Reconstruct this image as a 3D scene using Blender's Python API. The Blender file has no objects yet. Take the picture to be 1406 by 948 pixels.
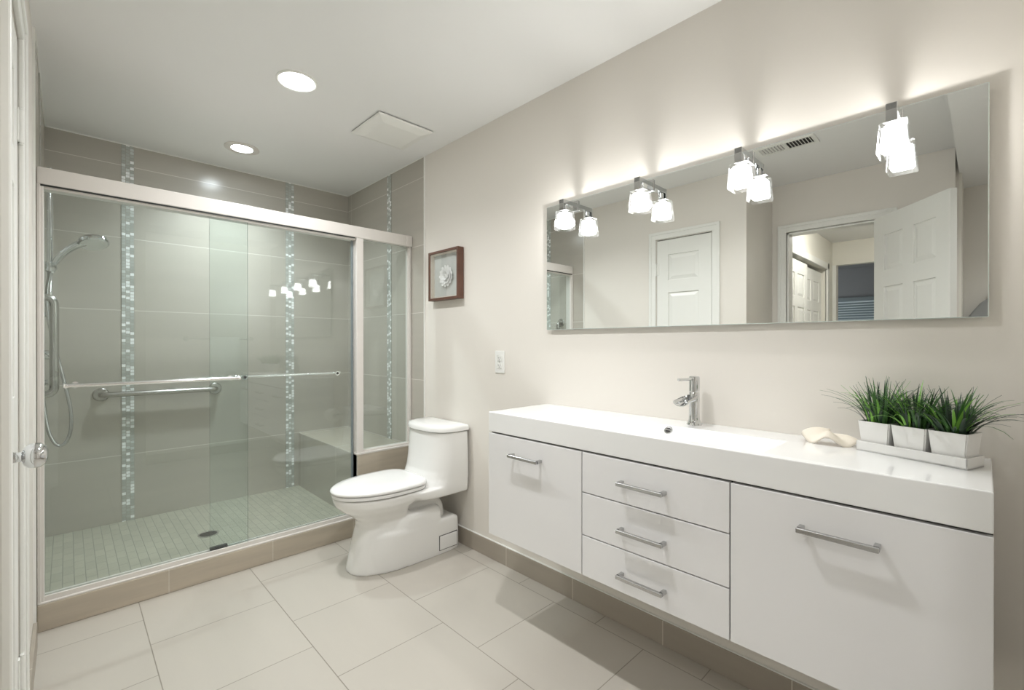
import bpy, bmesh, math, random
from mathutils import Vector, Matrix
random.seed(7)
PI = math.pi
S = bpy.context.scene
C = S.collection

# ------------------------------------------------------------------ camera, world, exposure
cam_d = bpy.data.cameras.new('camera')
cam = bpy.data.objects.new('camera', cam_d); C.objects.link(cam)
cam_d.sensor_fit = 'HORIZONTAL'; cam_d.sensor_width = 36.0
cam_d.lens = 628.82 / 1406 * 36.0
cam_d.clip_start = 0.01
cam.location = (-1.7024, 0.0, 1.1946)
cam.rotation_euler = (PI/2 - 0.00194, 0.0, -math.radians(44.161))
S.camera = cam
S.view_settings.view_transform = 'Standard'
S.view_settings.look = 'None'
S.view_settings.gamma = 1.0
S.view_settings.use_curve_mapping = False
S.view_settings.exposure = 0.46
w = bpy.data.worlds.new('world'); S.world = w; w.use_nodes = True
w.node_tree.nodes['Background'].inputs[0].default_value = (0.9, 0.95, 1.0, 1)
w.node_tree.nodes['Background'].inputs[1].default_value = 0.3
SCONCE_E = 12.0      # frosted sconce cores
DOWN_E = 30.0        # ceiling downlights
DOWN_W = 46.0        # small bright bulb of each downlight
HALL_E = 45.0
BULB_W = 2.7         # bulb inside each translucent sconce core

# ------------------------------------------------------------------ dimensions (metres)
H = 2.44; WX = -1.80; YB = 3.7256; YC = 2.717; YN = -0.25
RX = -2.37; NX = -2.90; YJ = 1.175
ZS = 0.091; ZBN = 0.502
VD = -0.381; V0, V1 = 1.507, -0.015; ZV = 0.8995; ZA = 0.8152; ZB = 0.368
YG = 2.745

# ------------------------------------------------------------------ materials
MATS = {}
def srgb(r, g, b):
    f = lambda c: (c/255/12.92) if c/255 <= 0.04045 else ((c/255+0.055)/1.055)**2.4
    return (f(r), f(g), f(b), 1)
def new_mat(name):
    m = bpy.data.materials.new(name); m.use_nodes = True
    return m, m.node_tree, m.node_tree.nodes['Principled BSDF']
def plain(name, col, rough=0.5, metal=0.0, noise=0.0, scale=8.0, bump=0.0, bscale=200.0, spec=0.5, coat=0.0):
    m, nt, b = new_mat(name)
    b.inputs['Roughness'].default_value = rough
    b.inputs['Metallic'].default_value = metal
    b.inputs['Specular IOR Level'].default_value = spec
    if coat: b.inputs['Coat Weight'].default_value = coat; b.inputs['Coat Roughness'].default_value = 0.03
    b.inputs['Base Color'].default_value = col
    tc = nt.nodes.new('ShaderNodeTexCoord')
    if noise:
        n = nt.nodes.new('ShaderNodeTexNoise'); n.inputs['Scale'].default_value = scale; n.inputs['Detail'].default_value = 4
        nt.links.new(tc.outputs['Object'], n.inputs['Vector'])
        mx = nt.nodes.new('ShaderNodeMix'); mx.data_type = 'RGBA'
        mx.inputs['A'].default_value = tuple(c*(1-noise) for c in col[:3])+(1,)
        mx.inputs['B'].default_value = tuple(min(1, c*(1+noise)) for c in col[:3])+(1,)
        nt.links.new(n.outputs['Fac'], mx.inputs['Factor']); nt.links.new(mx.outputs['Result'], b.inputs['Base Color'])
    if bump:
        n2 = nt.nodes.new('ShaderNodeTexNoise'); n2.inputs['Scale'].default_value = bscale
        nt.links.new(tc.outputs['Object'], n2.inputs['Vector'])
        bp = nt.nodes.new('ShaderNodeBump'); bp.inputs['Strength'].default_value = bump; bp.inputs['Distance'].default_value = 0.002
        nt.links.new(n2.outputs['Fac'], bp.inputs['Height']); nt.links.new(bp.outputs['Normal'], b.inputs['Normal'])
    MATS[name] = m
    return m
def math_node(nt, op, a, b=None):
    n = nt.nodes.new('ShaderNodeMath'); n.operation = op
    for i, v in enumerate((a, b)):
        if v is None: continue
        if isinstance(v, (int, float)): n.inputs[i].default_value = v
        else: nt.links.new(v, n.inputs[i])
    return n.outputs[0]
def tile_mat(name, col, grout, uax, vax, uw, vh, u0, v0, rough=0.3, mortar=0.0045, offset=0.0, streak=0.06, var=0.03, sw=(1.2, 14.0)):
    """Rectangular tiles laid along two world axes (object origin at the world origin)."""
    m, nt, b = new_mat(name)
    tc = nt.nodes.new('ShaderNodeTexCoord')
    sx = nt.nodes.new('ShaderNodeSeparateXYZ'); nt.links.new(tc.outputs['Object'], sx.inputs[0])
    u = math_node(nt, 'ADD', sx.outputs[uax], 50*uw*2 - u0)
    v = math_node(nt, 'ADD', sx.outputs[vax], 50*vh*2 - v0)
    cx = nt.nodes.new('ShaderNodeCombineXYZ'); nt.links.new(u, cx.inputs[0]); nt.links.new(v, cx.inputs[1])
    br = nt.nodes.new('ShaderNodeTexBrick')
    br.offset = offset; br.offset_frequency = 2; br.squash = 1.0
    br.inputs['Scale'].default_value = 1.0
    br.inputs['Mortar Size'].default_value = mortar/2; br.inputs['Mortar Smooth'].default_value = 0.2
    br.inputs['Bias'].default_value = 0.0
    br.inputs['Brick Width'].default_value = uw; br.inputs['Row Height'].default_value = vh
    br.inputs['Color1'].default_value = tuple(c*(1-var) for c in col[:3])+(1,)
    br.inputs['Color2'].default_value = tuple(c*(1+var) for c in col[:3])+(1,)
    br.inputs['Mortar'].default_value = grout
    nt.links.new(cx.outputs[0], br.inputs['Vector'])
    # long soft veins running along the tile
    mp = nt.nodes.new('ShaderNodeCombineXYZ')
    nt.links.new(math_node(nt, 'MULTIPLY', u, sw[0]), mp.inputs[0]); nt.links.new(math_node(nt, 'MULTIPLY', v, sw[1]), mp.inputs[1])
    n = nt.nodes.new('ShaderNodeTexNoise'); n.inputs['Scale'].default_value = 1.0; n.inputs['Detail'].default_value = 5
    nt.links.new(mp.outputs[0], n.inputs['Vector'])
    k = math_node(nt, 'ADD', math_node(nt, 'MULTIPLY', n.outputs['Fac'], 2*streak), 1-streak)
    mx = nt.nodes.new('ShaderNodeVectorMath'); mx.operation = 'SCALE'
    nt.links.new(br.outputs['Color'], mx.inputs[0]); nt.links.new(k, mx.inputs['Scale'])
    nt.links.new(mx.outputs[0], b.inputs['Base Color'])
    b.inputs['Roughness'].default_value = rough
    bp = nt.nodes.new('ShaderNodeBump'); bp.inputs['Strength'].default_value = 0.35; bp.inputs['Distance'].default_value = 0.002; bp.invert = True
    nt.links.new(br.outputs['Fac'], bp.inputs['Height']); nt.links.new(bp.outputs['Normal'], b.inputs['Normal'])
    MATS[name] = m
    return m
def mosaic_mat(name, uax, u0, cell=0.0205):
    m, nt, b = new_mat(name)
    tc = nt.nodes.new('ShaderNodeTexCoord')
    sx = nt.nodes.new('ShaderNodeSeparateXYZ'); nt.links.new(tc.outputs['Object'], sx.inputs[0])
    u = math_node(nt, 'DIVIDE', math_node(nt, 'SUBTRACT', sx.outputs[uax], u0), cell)
    fu = math_node(nt, 'FLOOR', u)
    # each column is shifted by a third of a cell
    v = math_node(nt, 'ADD', math_node(nt, 'DIVIDE', sx.outputs[2], cell*0.95), math_node(nt, 'MULTIPLY', fu, 0.37))
    fv = math_node(nt, 'FLOOR', v)
    cx = nt.nodes.new('ShaderNodeCombineXYZ'); nt.links.new(fu, cx.inputs[0]); nt.links.new(fv, cx.inputs[1])
    wn = nt.nodes.new('ShaderNodeTexWhiteNoise'); wn.noise_dimensions = '2D'; nt.links.new(cx.outputs[0], wn.inputs['Vector'])
    cr = nt.nodes.new('ShaderNodeValToRGB'); cr.color_ramp.interpolation = 'CONSTANT'
    e = cr.color_ramp.elements
    e[0].position = 0; e[0].color = srgb(176, 179, 174)
    e[1].position = 0.25; e[1].color = srgb(186, 189, 184)
    for p, c in ((0.45, (184, 188, 184)), (0.6, (208, 213, 210)), (0.76, (247, 249, 249))):
        q = e.new(p); q.color = srgb(*c)
    nt.links.new(wn.outputs['Value'], cr.inputs[0])
    def edge(x):
        f = math_node(nt, 'FRACT', x)
        d = math_node(nt, 'ABSOLUTE', math_node(nt, 'SUBTRACT', f, 0.5))
        return math_node(nt, 'GREATER_THAN', d, 0.44)
    g = math_node(nt, 'MAXIMUM', edge(u), edge(v))
    mx = nt.nodes.new('ShaderNodeMix'); mx.data_type = 'RGBA'
    nt.links.new(g, mx.inputs['Factor']); nt.links.new(cr.outputs[0], mx.inputs['A']); mx.inputs['B'].default_value = srgb(170, 168, 158)
    nt.links.new(mx.outputs['Result'], b.inputs['Base Color'])
    b.inputs['Roughness'].default_value = 0.12
    MATS[name] = m
    return m
def glass_mat(name, tint, ior=1.5, rough=0.0):
    """Architectural pane: tinted see-through plus Fresnel mirror reflection."""
    m = bpy.data.materials.new(name); m.use_nodes = True; nt = m.node_tree; nt.nodes.clear()
    o = nt.nodes.new('ShaderNodeOutputMaterial'); mix = nt.nodes.new('ShaderNodeMixShader')
    tr = nt.nodes.new('ShaderNodeBsdfTransparent'); tr.inputs[0].default_value = tint
    gl = nt.nodes.new('ShaderNodeBsdfAnisotropic'); gl.inputs['Roughness'].default_value = rough; gl.inputs[0].default_value = (1, 1, 1, 1)
    fr = nt.nodes.new('ShaderNodeFresnel'); fr.inputs[0].default_value = ior
    # the Fresnel node inverts the index on back faces; keep the outside value on both sides
    ge = nt.nodes.new('ShaderNodeNewGeometry')
    iv = math_node(nt, 'ADD', math_node(nt, 'MULTIPLY', ge.outputs['Backfacing'], 1/ior - ior), ior)
    nt.links.new(iv, fr.inputs[0])
    nt.links.new(fr.outputs[0], mix.inputs[0]); nt.links.new(tr.outputs[0], mix.inputs[1]); nt.links.new(gl.outputs[0], mix.inputs[2])
    nt.links.new(mix.outputs[0], o.inputs[0])
    MATS[name] = m
    return m
def emit_mat(name, col, e):
    m, nt, b = new_mat(name)
    b.inputs['Base Color'].default_value = (0.9, 0.9, 0.9, 1)
    b.inputs['Emission Color'].default_value = col; b.inputs['Emission Strength'].default_value = e
    MATS[name] = m
    return m

def translucent_lit(name, col, e, clear):
    """Frosted glass that glows and lets part of the bulb inside shine through."""
    m = bpy.data.materials.new(name); m.use_nodes = True; nt = m.node_tree; nt.nodes.clear()
    o = nt.nodes.new('ShaderNodeOutputMaterial'); mix = nt.nodes.new('ShaderNodeMixShader'); mix.inputs[0].default_value = clear
    em = nt.nodes.new('ShaderNodeEmission'); em.inputs[0].default_value = col; em.inputs[1].default_value = e
    tr = nt.nodes.new('ShaderNodeBsdfTransparent')
    nt.links.new(em.outputs[0], mix.inputs[1]); nt.links.new(tr.outputs[0], mix.inputs[2]); nt.links.new(mix.outputs[0], o.inputs[0])
    MATS[name] = m
    return m
paint = plain('wall_paint', srgb(231, 226, 218), 0.55, noise=0.012, scale=2.0, bump=0.04, bscale=300)
ceil_m = plain('ceiling_paint', srgb(238, 238, 236), 0.5, noise=0.01, scale=1.5, bump=0.04, bscale=250)
trim_w = plain('white_trim_paint', srgb(238, 238, 233), 0.35, noise=0.01, scale=3)
hallp = plain('hall_paint', srgb(235, 232, 222), 0.6, noise=0.01)
slate = plain('slate_paint', srgb(152, 154, 156), 0.6, noise=0.02)
TAUPE = srgb(184, 179, 169); GROUT = srgb(214, 211, 203)
t_back = tile_mat('shower_tile_back', TAUPE, GROUT, 0, 2, 0.959, 0.45, -1.43, 0.055, 0.22, streak=0.07)
t_side = tile_mat('shower_tile_side', TAUPE, GROUT, 1, 2, 0.62, 0.45, 3.04, 0.055, 0.22, streak=0.07)
t_curb = tile_mat('curb_tile', srgb(188, 177, 160), srgb(205, 198, 186), 0, 2, 0.4605, 2.0, -1.354, -1.0, 0.35, streak=0.22, sw=(2.5, 26))
t_base = tile_mat('baseboard_tile', srgb(168, 159, 146), srgb(205, 198, 186), 1, 2, 0.4510, 2.0, 1.335, -1.0, 0.4, streak=0.08, sw=(2.0, 20))
t_bench = tile_mat('bench_tile', srgb(184, 178, 164), GROUT, 1, 0, 0.62, 0.9, 3.04, -0.5, 0.25)
t_floor = tile_mat('floor_tile', srgb(194, 188, 178), srgb(150, 143, 131), 1, 0, 0.458, 0.4595, 2.529, -1.467, 0.28, mortar=0.004, offset=0.5, streak=0.03, var=0.012, sw=(1.0, 8.0))
t_shf = tile_mat('shower_floor_tile', srgb(172, 170, 154), srgb(140, 140, 128), 1, 0, 0.10, 0.040, 0.0, -1.8, 0.4, mortar=0.0035, offset=0.5, streak=0.05, var=0.06)
mos_b = mosaic_mat('mosaic_back_a', 0, -1.461); mos_b2 = mosaic_mat('mosaic_back_b', 0, -0.502); mos_s = mosaic_mat('mosaic_side', 1, 3.005)
chrome = plain('chrome', (0.68, 0.69, 0.70, 1), 0.06, 1.0)
polished = plain('polished_chrome', (0.90, 0.90, 0.90, 1), 0.14, 1.0)
satin = plain('satin_steel', (0.44, 0.43, 0.41, 1), 0.24, 1.0)
nickel = plain('brushed_nickel', (0.52, 0.52, 0.52, 1), 0.24, 1.0)
alu = plain('white_aluminium', srgb(224, 219, 213), 0.32, 0.0, noise=0.01, spec=0.6)
dark = plain('dark_rubber', srgb(42, 44, 42), 0.6)
ceramic = plain('ceramic', srgb(242, 241, 238), 0.08, coat=0.3)
seat_m = plain('seat_plastic', srgb(243, 242, 240), 0.14)
lacquer = plain('white_lacquer', srgb(236, 235, 235), 0.12, coat=0.4)
gap_grey = plain('gap_shade_backing', srgb(84, 82, 80), 0.6)  # dark grey put in for shade in gaps; also the mirror backing
solid = plain('solid_surface', srgb(243, 243, 242), 0.12, coat=0.3)
silver = plain('mirror_silver', (0.90, 0.92, 0.91, 1), 0.0, 1.0)
medge = plain('mirror_edge', srgb(222, 230, 228), 0.12, 0.0)
pane = glass_mat('shower_glass', (0.945, 0.975, 0.967, 1), 1.56)
pane_edge = plain('glass_edge', srgb(84, 116, 106), 0.1)
clearg = glass_mat('clear_glass', (0.985, 0.99, 0.99, 1), 1.45)
liner_m = plain('pale_liner', srgb(226, 214, 200), 0.7)
wood = plain('walnut', srgb(104, 72, 58), 0.4, noise=0.25, scale=14)
mat_grey = plain('art_backing', srgb(198, 200, 196), 0.8, noise=0.04, scale=120)
petal_m = plain('paper_petal', srgb(250, 250, 248), 0.8)
plastic = plain('white_plastic', srgb(238, 238, 234), 0.3)
grille_m = plain('dark_steel', (0.16, 0.16, 0.15, 1), 0.35, 1.0)
seal_m = plain('grey_seal', srgb(122, 132, 134), 0.3)
slot = plain('slot_dark', srgb(50, 48, 46), 0.6)
potm = plain('pot_glaze', srgb(240, 239, 236), 0.16, coat=0.2)
soil = plain('dark_soil', srgb(38, 34, 28), 0.9, noise=0.3, scale=60)
g1 = plain('blade_dark', srgb(44, 66, 48), 0.4); g2 = plain('blade_mid', srgb(66, 108, 52), 0.4); g3 = plain('blade_bright', srgb(122, 178, 70), 0.4)
shellm = plain('shell_cream', srgb(240, 231, 216), 0.5, noise=0.05, scale=40)
shellin = plain('shell_inner', srgb(214, 188, 158), 0.6, noise=0.1, scale=50)
cloth_w = plain('white_terry', srgb(236, 236, 232), 0.9, bump=0.5, bscale=500)
cloth_g = plain('grey_terry', srgb(160, 161, 160), 0.9, bump=0.5, bscale=500)
paper = plain('tissue', srgb(240, 239, 235), 0.85)
card = plain('cardboard', srgb(150, 130, 105), 0.8)
core_e = translucent_lit('frosted_glass_lit', (1.0, 0.99, 0.98, 1), SCONCE_E, 0.6)
lens_e = emit_mat('downlight_lens', (0.97, 0.99, 1.0, 1), DOWN_E)
lens_c = emit_mat('cool_downlight_lens', (0.86, 0.95, 1.0, 1), DOWN_E*1.5)
hall_e = emit_mat('added_hall_lens', (1.0, 0.97, 0.92, 1), HALL_E)
blind_m = plain('blind_slat', srgb(140, 152, 156), 0.5)
sky_e = emit_mat('dusk_sky', (0.7, 0.85, 0.9, 1), 0.16)
fill_glow = emit_mat('bedroom_fill_glow', (0.97, 0.99, 1.0, 1), 2.6)  # glow of the added panel in the dim room

# ------------------------------------------------------------------ mesh helpers
def bm_new(): return bmesh.new()
def box(bm, x0, x1, y0, y1, z0, z1, bev=0.0, seg=2, mi=0):
    b = bmesh.new()
    M = Matrix.Translation(((x0+x1)/2, (y0+y1)/2, (z0+z1)/2)) @ Matrix.Diagonal((abs(x1-x0), abs(y1-y0), abs(z1-z0), 1))
    bmesh.ops.create_cube(b, size=1, matrix=M)
    if bev: bmesh.ops.bevel(b, geom=b.edges[:], offset=bev, segments=seg, profile=0.5, affect='EDGES')
    for f in b.faces: f.material_index = mi
    merge(bm, b)
def merge(bm, b, M=None):
    if M is not None: bmesh.ops.transform(b, matrix=M, verts=b.verts[:])
    me = bpy.data.meshes.new('tmp'); b.to_mesh(me); b.free(); bm.from_mesh(me); bpy.data.meshes.remove(me)
def loft(bm, rings, cap=True, closed=True, mi=0):
    vs = [[bm.verts.new(p) for p in r] for r in rings]
    n = len(vs[0])
    for a, b in zip(vs, vs[1:]):
        for i in range(n if closed else n-1):
            j = (i+1) % n
            f = bm.faces.new((a[i], a[j], b[j], b[i])); f.material_index = mi
    if cap:
        f = bm.faces.new(list(reversed(vs[0]))); f.material_index = mi
        f = bm.faces.new(vs[-1]); f.material_index = mi
def catmull(pts, n=8):
    P = [Vector(p) for p in pts]; out = []
    for i in range(len(P)-1):
        p0 = P[i-1] if i else P[i]*2-P[i+1]; p1, p2 = P[i], P[i+1]; p3 = P[i+2] if i+2 < len(P) else P[i+1]*2-P[i]
        for k in range(n):
            t = k/n
            out.append(0.5*((2*p1)+(p2-p0)*t+(2*p0-5*p1+4*p2-p3)*t*t+(3*p1-p0-3*p2+p3)*t**3))
    return out+[P[-1]]
def tube(bm, pts, r, seg=14, mi=0):
    """Round tube; r is a number or one radius per point."""
    P = [Vector(p) for p in pts]; rr = r if isinstance(r, (list, tuple)) else [r]*len(P)
    T = []
    for i in range(len(P)):
        a = P[max(0, i-1)]; b = P[min(len(P)-1, i+1)]; T.append((b-a).normalized())
    up = Vector((0, 0, 1)) if abs(T[0].z) < 0.9 else Vector((1, 0, 0))
    N = (up - T[0]*up.dot(T[0])).normalized(); rings = []
    for i, p in enumerate(P):
        N = (N - T[i]*N.dot(T[i])).normalized(); B = T[i].cross(N)
        rings.append([p + (N*math.cos(2*PI*k/seg)+B*math.sin(2*PI*k/seg))*rr[i] for k in range(seg)])
    loft(bm, rings, mi=mi)
def lathe(bm, prof, o=(0, 0, 0), axis='z', seg=32, mi=0):
    rings = []
    for r, h in prof:
        ring = []
        for k in range(seg):
            a = 2*PI*k/seg; c, s = max(r, 1e-5)*math.cos(a), max(r, 1e-5)*math.sin(a)
            v = {'z': (c, s, h), 'x': (h, c, s), 'y': (s, h, c)}[axis]
            ring.append(Vector(v)+Vector(o))
        rings.append(ring)
    if prof[0][0] > 1e-3 and prof[-1][0] > 1e-3:
        if (prof[0][0]-prof[-1][0])**2+(prof[0][1]-prof[-1][1])**2 > 1e-12: rings.append([v.copy() for v in rings[0]])
        loft(bm, rings, cap=False, mi=mi)
    else: loft(bm, rings, mi=mi)
def rounded_path(pts, r, n=6):
    P = [Vector(p) for p in pts]; out = [P[0]]
    for i in range(1, len(P)-1):
        a = (P[i-1]-P[i]).normalized(); b = (P[i+1]-P[i]).normalized()
        s, e = P[i]+a*r, P[i]+b*r
        for k in range(n+1):
            t = k/n; out.append(s*(1-t)**2 + P[i]*2*t*(1-t) + e*t*t)
    return out+[P[-1]]
def root_loc(o):
    v = Vector((0, 0, 0))
    while o is not None: v += o.location; o = o.parent
    return v
def obj(name, bm, mats, parent=None, smooth=False, angle=35):
    """Link bm (written in world metres) as ONE mesh object."""
    if parent is not None: bmesh.ops.translate(bm, vec=-root_loc(parent), verts=bm.verts[:])
    bmesh.ops.recalc_face_normals(bm, faces=bm.faces[:])
    me = bpy.data.meshes.new(name); bm.to_mesh(me); bm.free()
    for m in (mats if isinstance(mats, (list, tuple)) else [mats]): me.materials.append(m)
    if smooth:
        me.polygons.foreach_set('use_smooth', [True]*len(me.polygons))
        try: me.set_sharp_from_angle(angle=math.radians(angle))
        except Exception: pass
    o = bpy.data.objects.new(name, me); C.objects.link(o)
    if parent is not None: o.parent = parent
    return o
def tag(o, label, cat, group=None):
    o['label'] = label; o['category'] = cat
    if group: o['group'] = group
    return o
def thing(name, label, cat, loc=(0, 0, 0), group=None):
    o = bpy.data.objects.new(name, None); C.objects.link(o); o.location = loc; o.empty_display_size = 0.05
    return tag(o, label, cat, group)
def struct(name, bm, m, parent=None, smooth=False):
    o = obj(name, bm, m, parent, smooth)
    if parent is None: o['kind'] = 'structure'
    return o
def struct_root(name, loc):
    o = bpy.data.objects.new(name, None); C.objects.link(o); o.location = loc; o.empty_display_size = 0.05; o['kind'] = 'structure'
    return o
def dup(root, loc, label=None, group=None):
    r = root.copy(); C.objects.link(r); r.location = loc
    if label: r['label'] = label
    if group: r['group'] = group
    for ch in list(root.children):
        c = ch.copy(); C.objects.link(c); c.parent = r
        for g in list(ch.children):
            d = g.copy(); C.objects.link(d); d.parent = c
    return r
def bevel_mod(o, wd, seg=2):
    m = o.modifiers.new('bevel', 'BEVEL'); m.width = wd; m.segments = seg; m.limit_method = 'ANGLE'; m.angle_limit = math.radians(30)

# ------------------------------------------------------------------ the setting
b = bm_new(); box(b, -7.6, 0.1, -1.3, 3.83, -0.1, 0.0); struct('floor', b, t_floor)
b = bm_new(); box(b, -7.6, 0.1, -1.3, 3.83, H, H+0.1); struct('ceiling', b, ceil_m)
b = bm_new(); box(b, -1.15, 0.0, YN, 0.112, 2.30, H); box(b, NX, -1.15, -1.2, 0.112, 2.30, H); struct('wall_soffit', b, ceil_m)
b = bm_new(); box(b, 0.0, 0.1, -0.36, 2.582, 0, H); struct('wall_right', b, paint)
b = bm_new(); box(b, -1.15, 0.0, YN-0.1, YN, 0, H); box(b, -1.15, -1.05, -1.2, YN-0.1, 0, H); box(b, NX-0.1, -1.05, -1.3, -1.2, 0, H); struct('wall_near', b, paint)
b = bm_new(); box(b, NX-0.1, NX, -1.2, 0.112, 0, H); box(b, NX-0.1, RX-0.1, 0.112, 0.20, 0, H); struct('wall_nook', b, paint)
# shower walls, tiled; the mosaic bands are separate strips let into them
b = bm_new(); box(b, WX-0.1, 0.1, YB, YB+0.1, 0, H); struct('wall_back', b, t_back)
b = bm_new(); box(b, -0.006, 0.1, 2.582, YB, 0, H); struct('wall_shower_right', b, t_side)
b = bm_new(); box(b, WX-0.1, WX+0.006, 2.60, YB, 0, H); struct('wall_shower_left', b, t_side)
for k, (x0, m) in enumerate(((-1.461, mos_b), (-0.502, mos_b2))):
    b = bm_new(); box(b, x0, x0+0.0615, YB-0.003, YB+0.01, ZS, H-0.001); struct('trim_%d' % (k+1), b, m)
b = bm_new(); box(b, -0.009, 0.0, 3.005, 3.0665, ZBN, H-0.001); struct('trim_3', b, mos_s)
b = bm_new(); box(b, WX, WX+0.009, 3.005, 3.0665, ZS, H-0.001); struct('trim_4', b, mos_s)
b = bm_new(); box(b, WX+0.006, -0.006, YC+0.1, YB, 0.0, ZS); struct('floor_shower', b, t_shf)
b = bm_new(); box(b, WX, 0.0, YB-0.005, YB, H-0.006, H); box(b, -0.011, -0.006, 2.582, YB, H-0.006, H); box(b, WX+0.006, WX+0.011, 2.60, YB, H-0.006, H)
box(b, -0.009, 0.0, 2.576, 2.583, 0.098, H); box(b, WX, WX+0.009, 2.594, 2.601, 0.098, H); struct('trim_10', b, trim_w)
# left wall with the narrow closet opening
DY0, DY1, DZ = 1.418, 1.866, 2.04
b = bm_new(); box(b, WX-0.1, WX, YJ, DY0, 0, H); box(b, WX-0.1, WX, DY1, 2.60, 0, H); box(b, WX-0.1, WX, DY0, DY1, DZ, H)
box(b, RX, WX-0.1, YJ, YJ+0.1, 0, H); struct('wall_left', b, paint)
# recessed wall with the hall doorway
OY0, OY1, OZ = 0.47, 1.07, 2.06
b = bm_new(); box(b, RX-0.1, RX, 0.126, OY0, 0, H); box(b, RX-0.1, RX, OY1, YJ+0.1, 0, H); box(b, RX-0.1, RX, OY0, OY1, OZ, H); struct('wall_recess', b, paint)
# hall beyond the doorway and the dim room at its end
b = bm_new(); box(b, -5.2, RX-0.1, 0.10, 0.20, 0, H); struct('wall_hall_near', b, hallp)
b = bm_new(); box(b, -5.1, -4.78, 1.30, 1.40, 0, H); box(b, -3.16, RX-0.1, 1.30, 1.40, 0, H); box(b, -4.78, -3.16, 1.30, 1.40, 2.08, H)
box(b, -4.9, -3.1, 1.56, 1.6, 0, H); struct('wall_hall_far', b, hallp)
b = bm_new(); box(b, -5.2, -5.1, 1.258, 1.6, 0, H); box(b, -5.2, -5.1, 0.20, 1.258, 2.16, H); struct('wall_hall_end', b, hallp)
b = bm_new(); box(b, -7.6, -7.5, -0.3, 3.0, 0, 0.9); box(b, -7.6, -7.5, -0.3, 0.4, 0.9, 1.9); box(b, -7.6, -7.5, 2.4, 3.0, 0.9, 1.9); box(b, -7.6, -7.5, -0.3, 3.0, 1.9, H)
box(b, -7.5, -5.2, -0.35, -0.3, 0, H); box(b, -7.5, -5.2, 3.0, 3.1, 0, H); box(b, -5.2, -5.15, -0.3, 0.10, 0, H); box(b, -5.2, -5.15, 1.6, 3.0, 0, H)
box(b, -7.5, -5.2, -0.3, 3.0, H-0.012, H-0.001)
struct('wall_bedroom', b, slate)
b = bm_new(); box(b, -7.59, -7.57, 0.4, 2.4, 0.9, 1.9); struct('window_1', b, sky_e)
b = bm_new(); box(b, -7.0, -5.7, 2.97, 2.998, 0.9, 2.1); struct('bedroom_fill_panel', b, fill_glow)  # unseen glowing panel added to brighten the dim room
b = bm_new()
for k in range(24): box(b, -7.49, -7.46, 0.36, 2.44, 0.92+k*0.04, 0.945+k*0.04)
box(b, -7.5, -7.44, 0.34, 2.46, 1.89, 1.95)
tag(obj('window_blind', b, blind_m), 'grey slatted blind on the window of the dim room past the hall', 'blind')

# baseboards (tile) and painted casings
b = bm_new(); box(b, -0.012, 0.0, YN, 2.582, 0, 0.098, 0.002); box(b, -0.009, 0.0, YN, 2.582, 0.0975, 0.102, 0.001, 1, mi=1); struct('baseboard_right', b, [t_base, trim_w])
b = bm_new(); box(b, WX, WX+0.012, 1.93, 2.60, 0, 0.098, 0.002); box(b, WX, WX+0.012, YJ, 1.355, 0, 0.098, 0.002); struct('baseboard_left', b, t_base)
b = bm_new(); box(b, -1.15, -0.012, YN, YN+0.012, 0, 0.098, 0.002); struct('baseboard_near', b, t_base)
def casing_y(bm, xw, s, y0, y1, z1, wd=0.062, t=0.018):
    """Moulded casing on a wall plane x=xw, standing out towards s."""
    def strip(ya, yb, za, zb, inner):
        box(bm, min(xw, xw+s*t*0.6), max(xw, xw+s*t*0.6), ya, yb, za, zb, 0.003)
    box(bm, *sorted((xw, xw+s*t)), y0-wd, y0-wd+0.022, 0, z1+wd, 0.004)
    box(bm, *sorted((xw, xw+s*t)), y1+wd-0.022, y1+wd, 0, z1+wd, 0.004)
    box(bm, *sorted((xw, xw+s*(t+0.0005))), y0-wd-0.0004, y1+wd+0.0004, z1+wd-0.022, z1+wd+0.0004, 0.004)
    box(bm, *sorted((xw, xw+s*t*0.65)), y0-wd+0.018, y0-0.004, 0, z1+wd-0.018, 0.004)
    box(bm, *sorted((xw, xw+s*t*0.65)), y1+0.004, y1+wd-0.018, 0, z1+wd-0.018, 0.004)
    box(bm, *sorted((xw, xw+s*(t*0.65+0.0005))), y0-wd+0.0184, y1+wd-0.0184, z1+0.004, z1+wd-0.018, 0.004)
b = bm_new(); casing_y(b, WX, 1, DY0, DY1, DZ); struct('trim_5', b, trim_w)
b = bm_new(); casing_y(b, RX, 1, OY0, OY1, OZ)
box(b, RX-0.1, RX, OY0-0.004, OY0+0.012, 0, OZ); box(b, RX-0.1, RX, OY1-0.012, OY1+0.004, 0, OZ); box(b, RX-0.1, RX, OY0, OY1, OZ-0.012, OZ+0.004)
struct('trim_6', b, trim_w)
b = bm_new(); box(b, -4.85, -4.78, 1.28, 1.31, 0, 2.15, 0.004); box(b, -3.16, -3.09, 1.28, 1.31, 0, 2.15, 0.004); box(b, -4.85, -3.09, 1.28, 1.31, 2.08, 2.15, 0.004); struct('trim_7', b, trim_w)
b = bm_new(); box(b, -5.10, -5.085, 1.258, 1.298, 0, 2.16, 0.003); struct('trim_8', b, trim_w)

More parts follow.
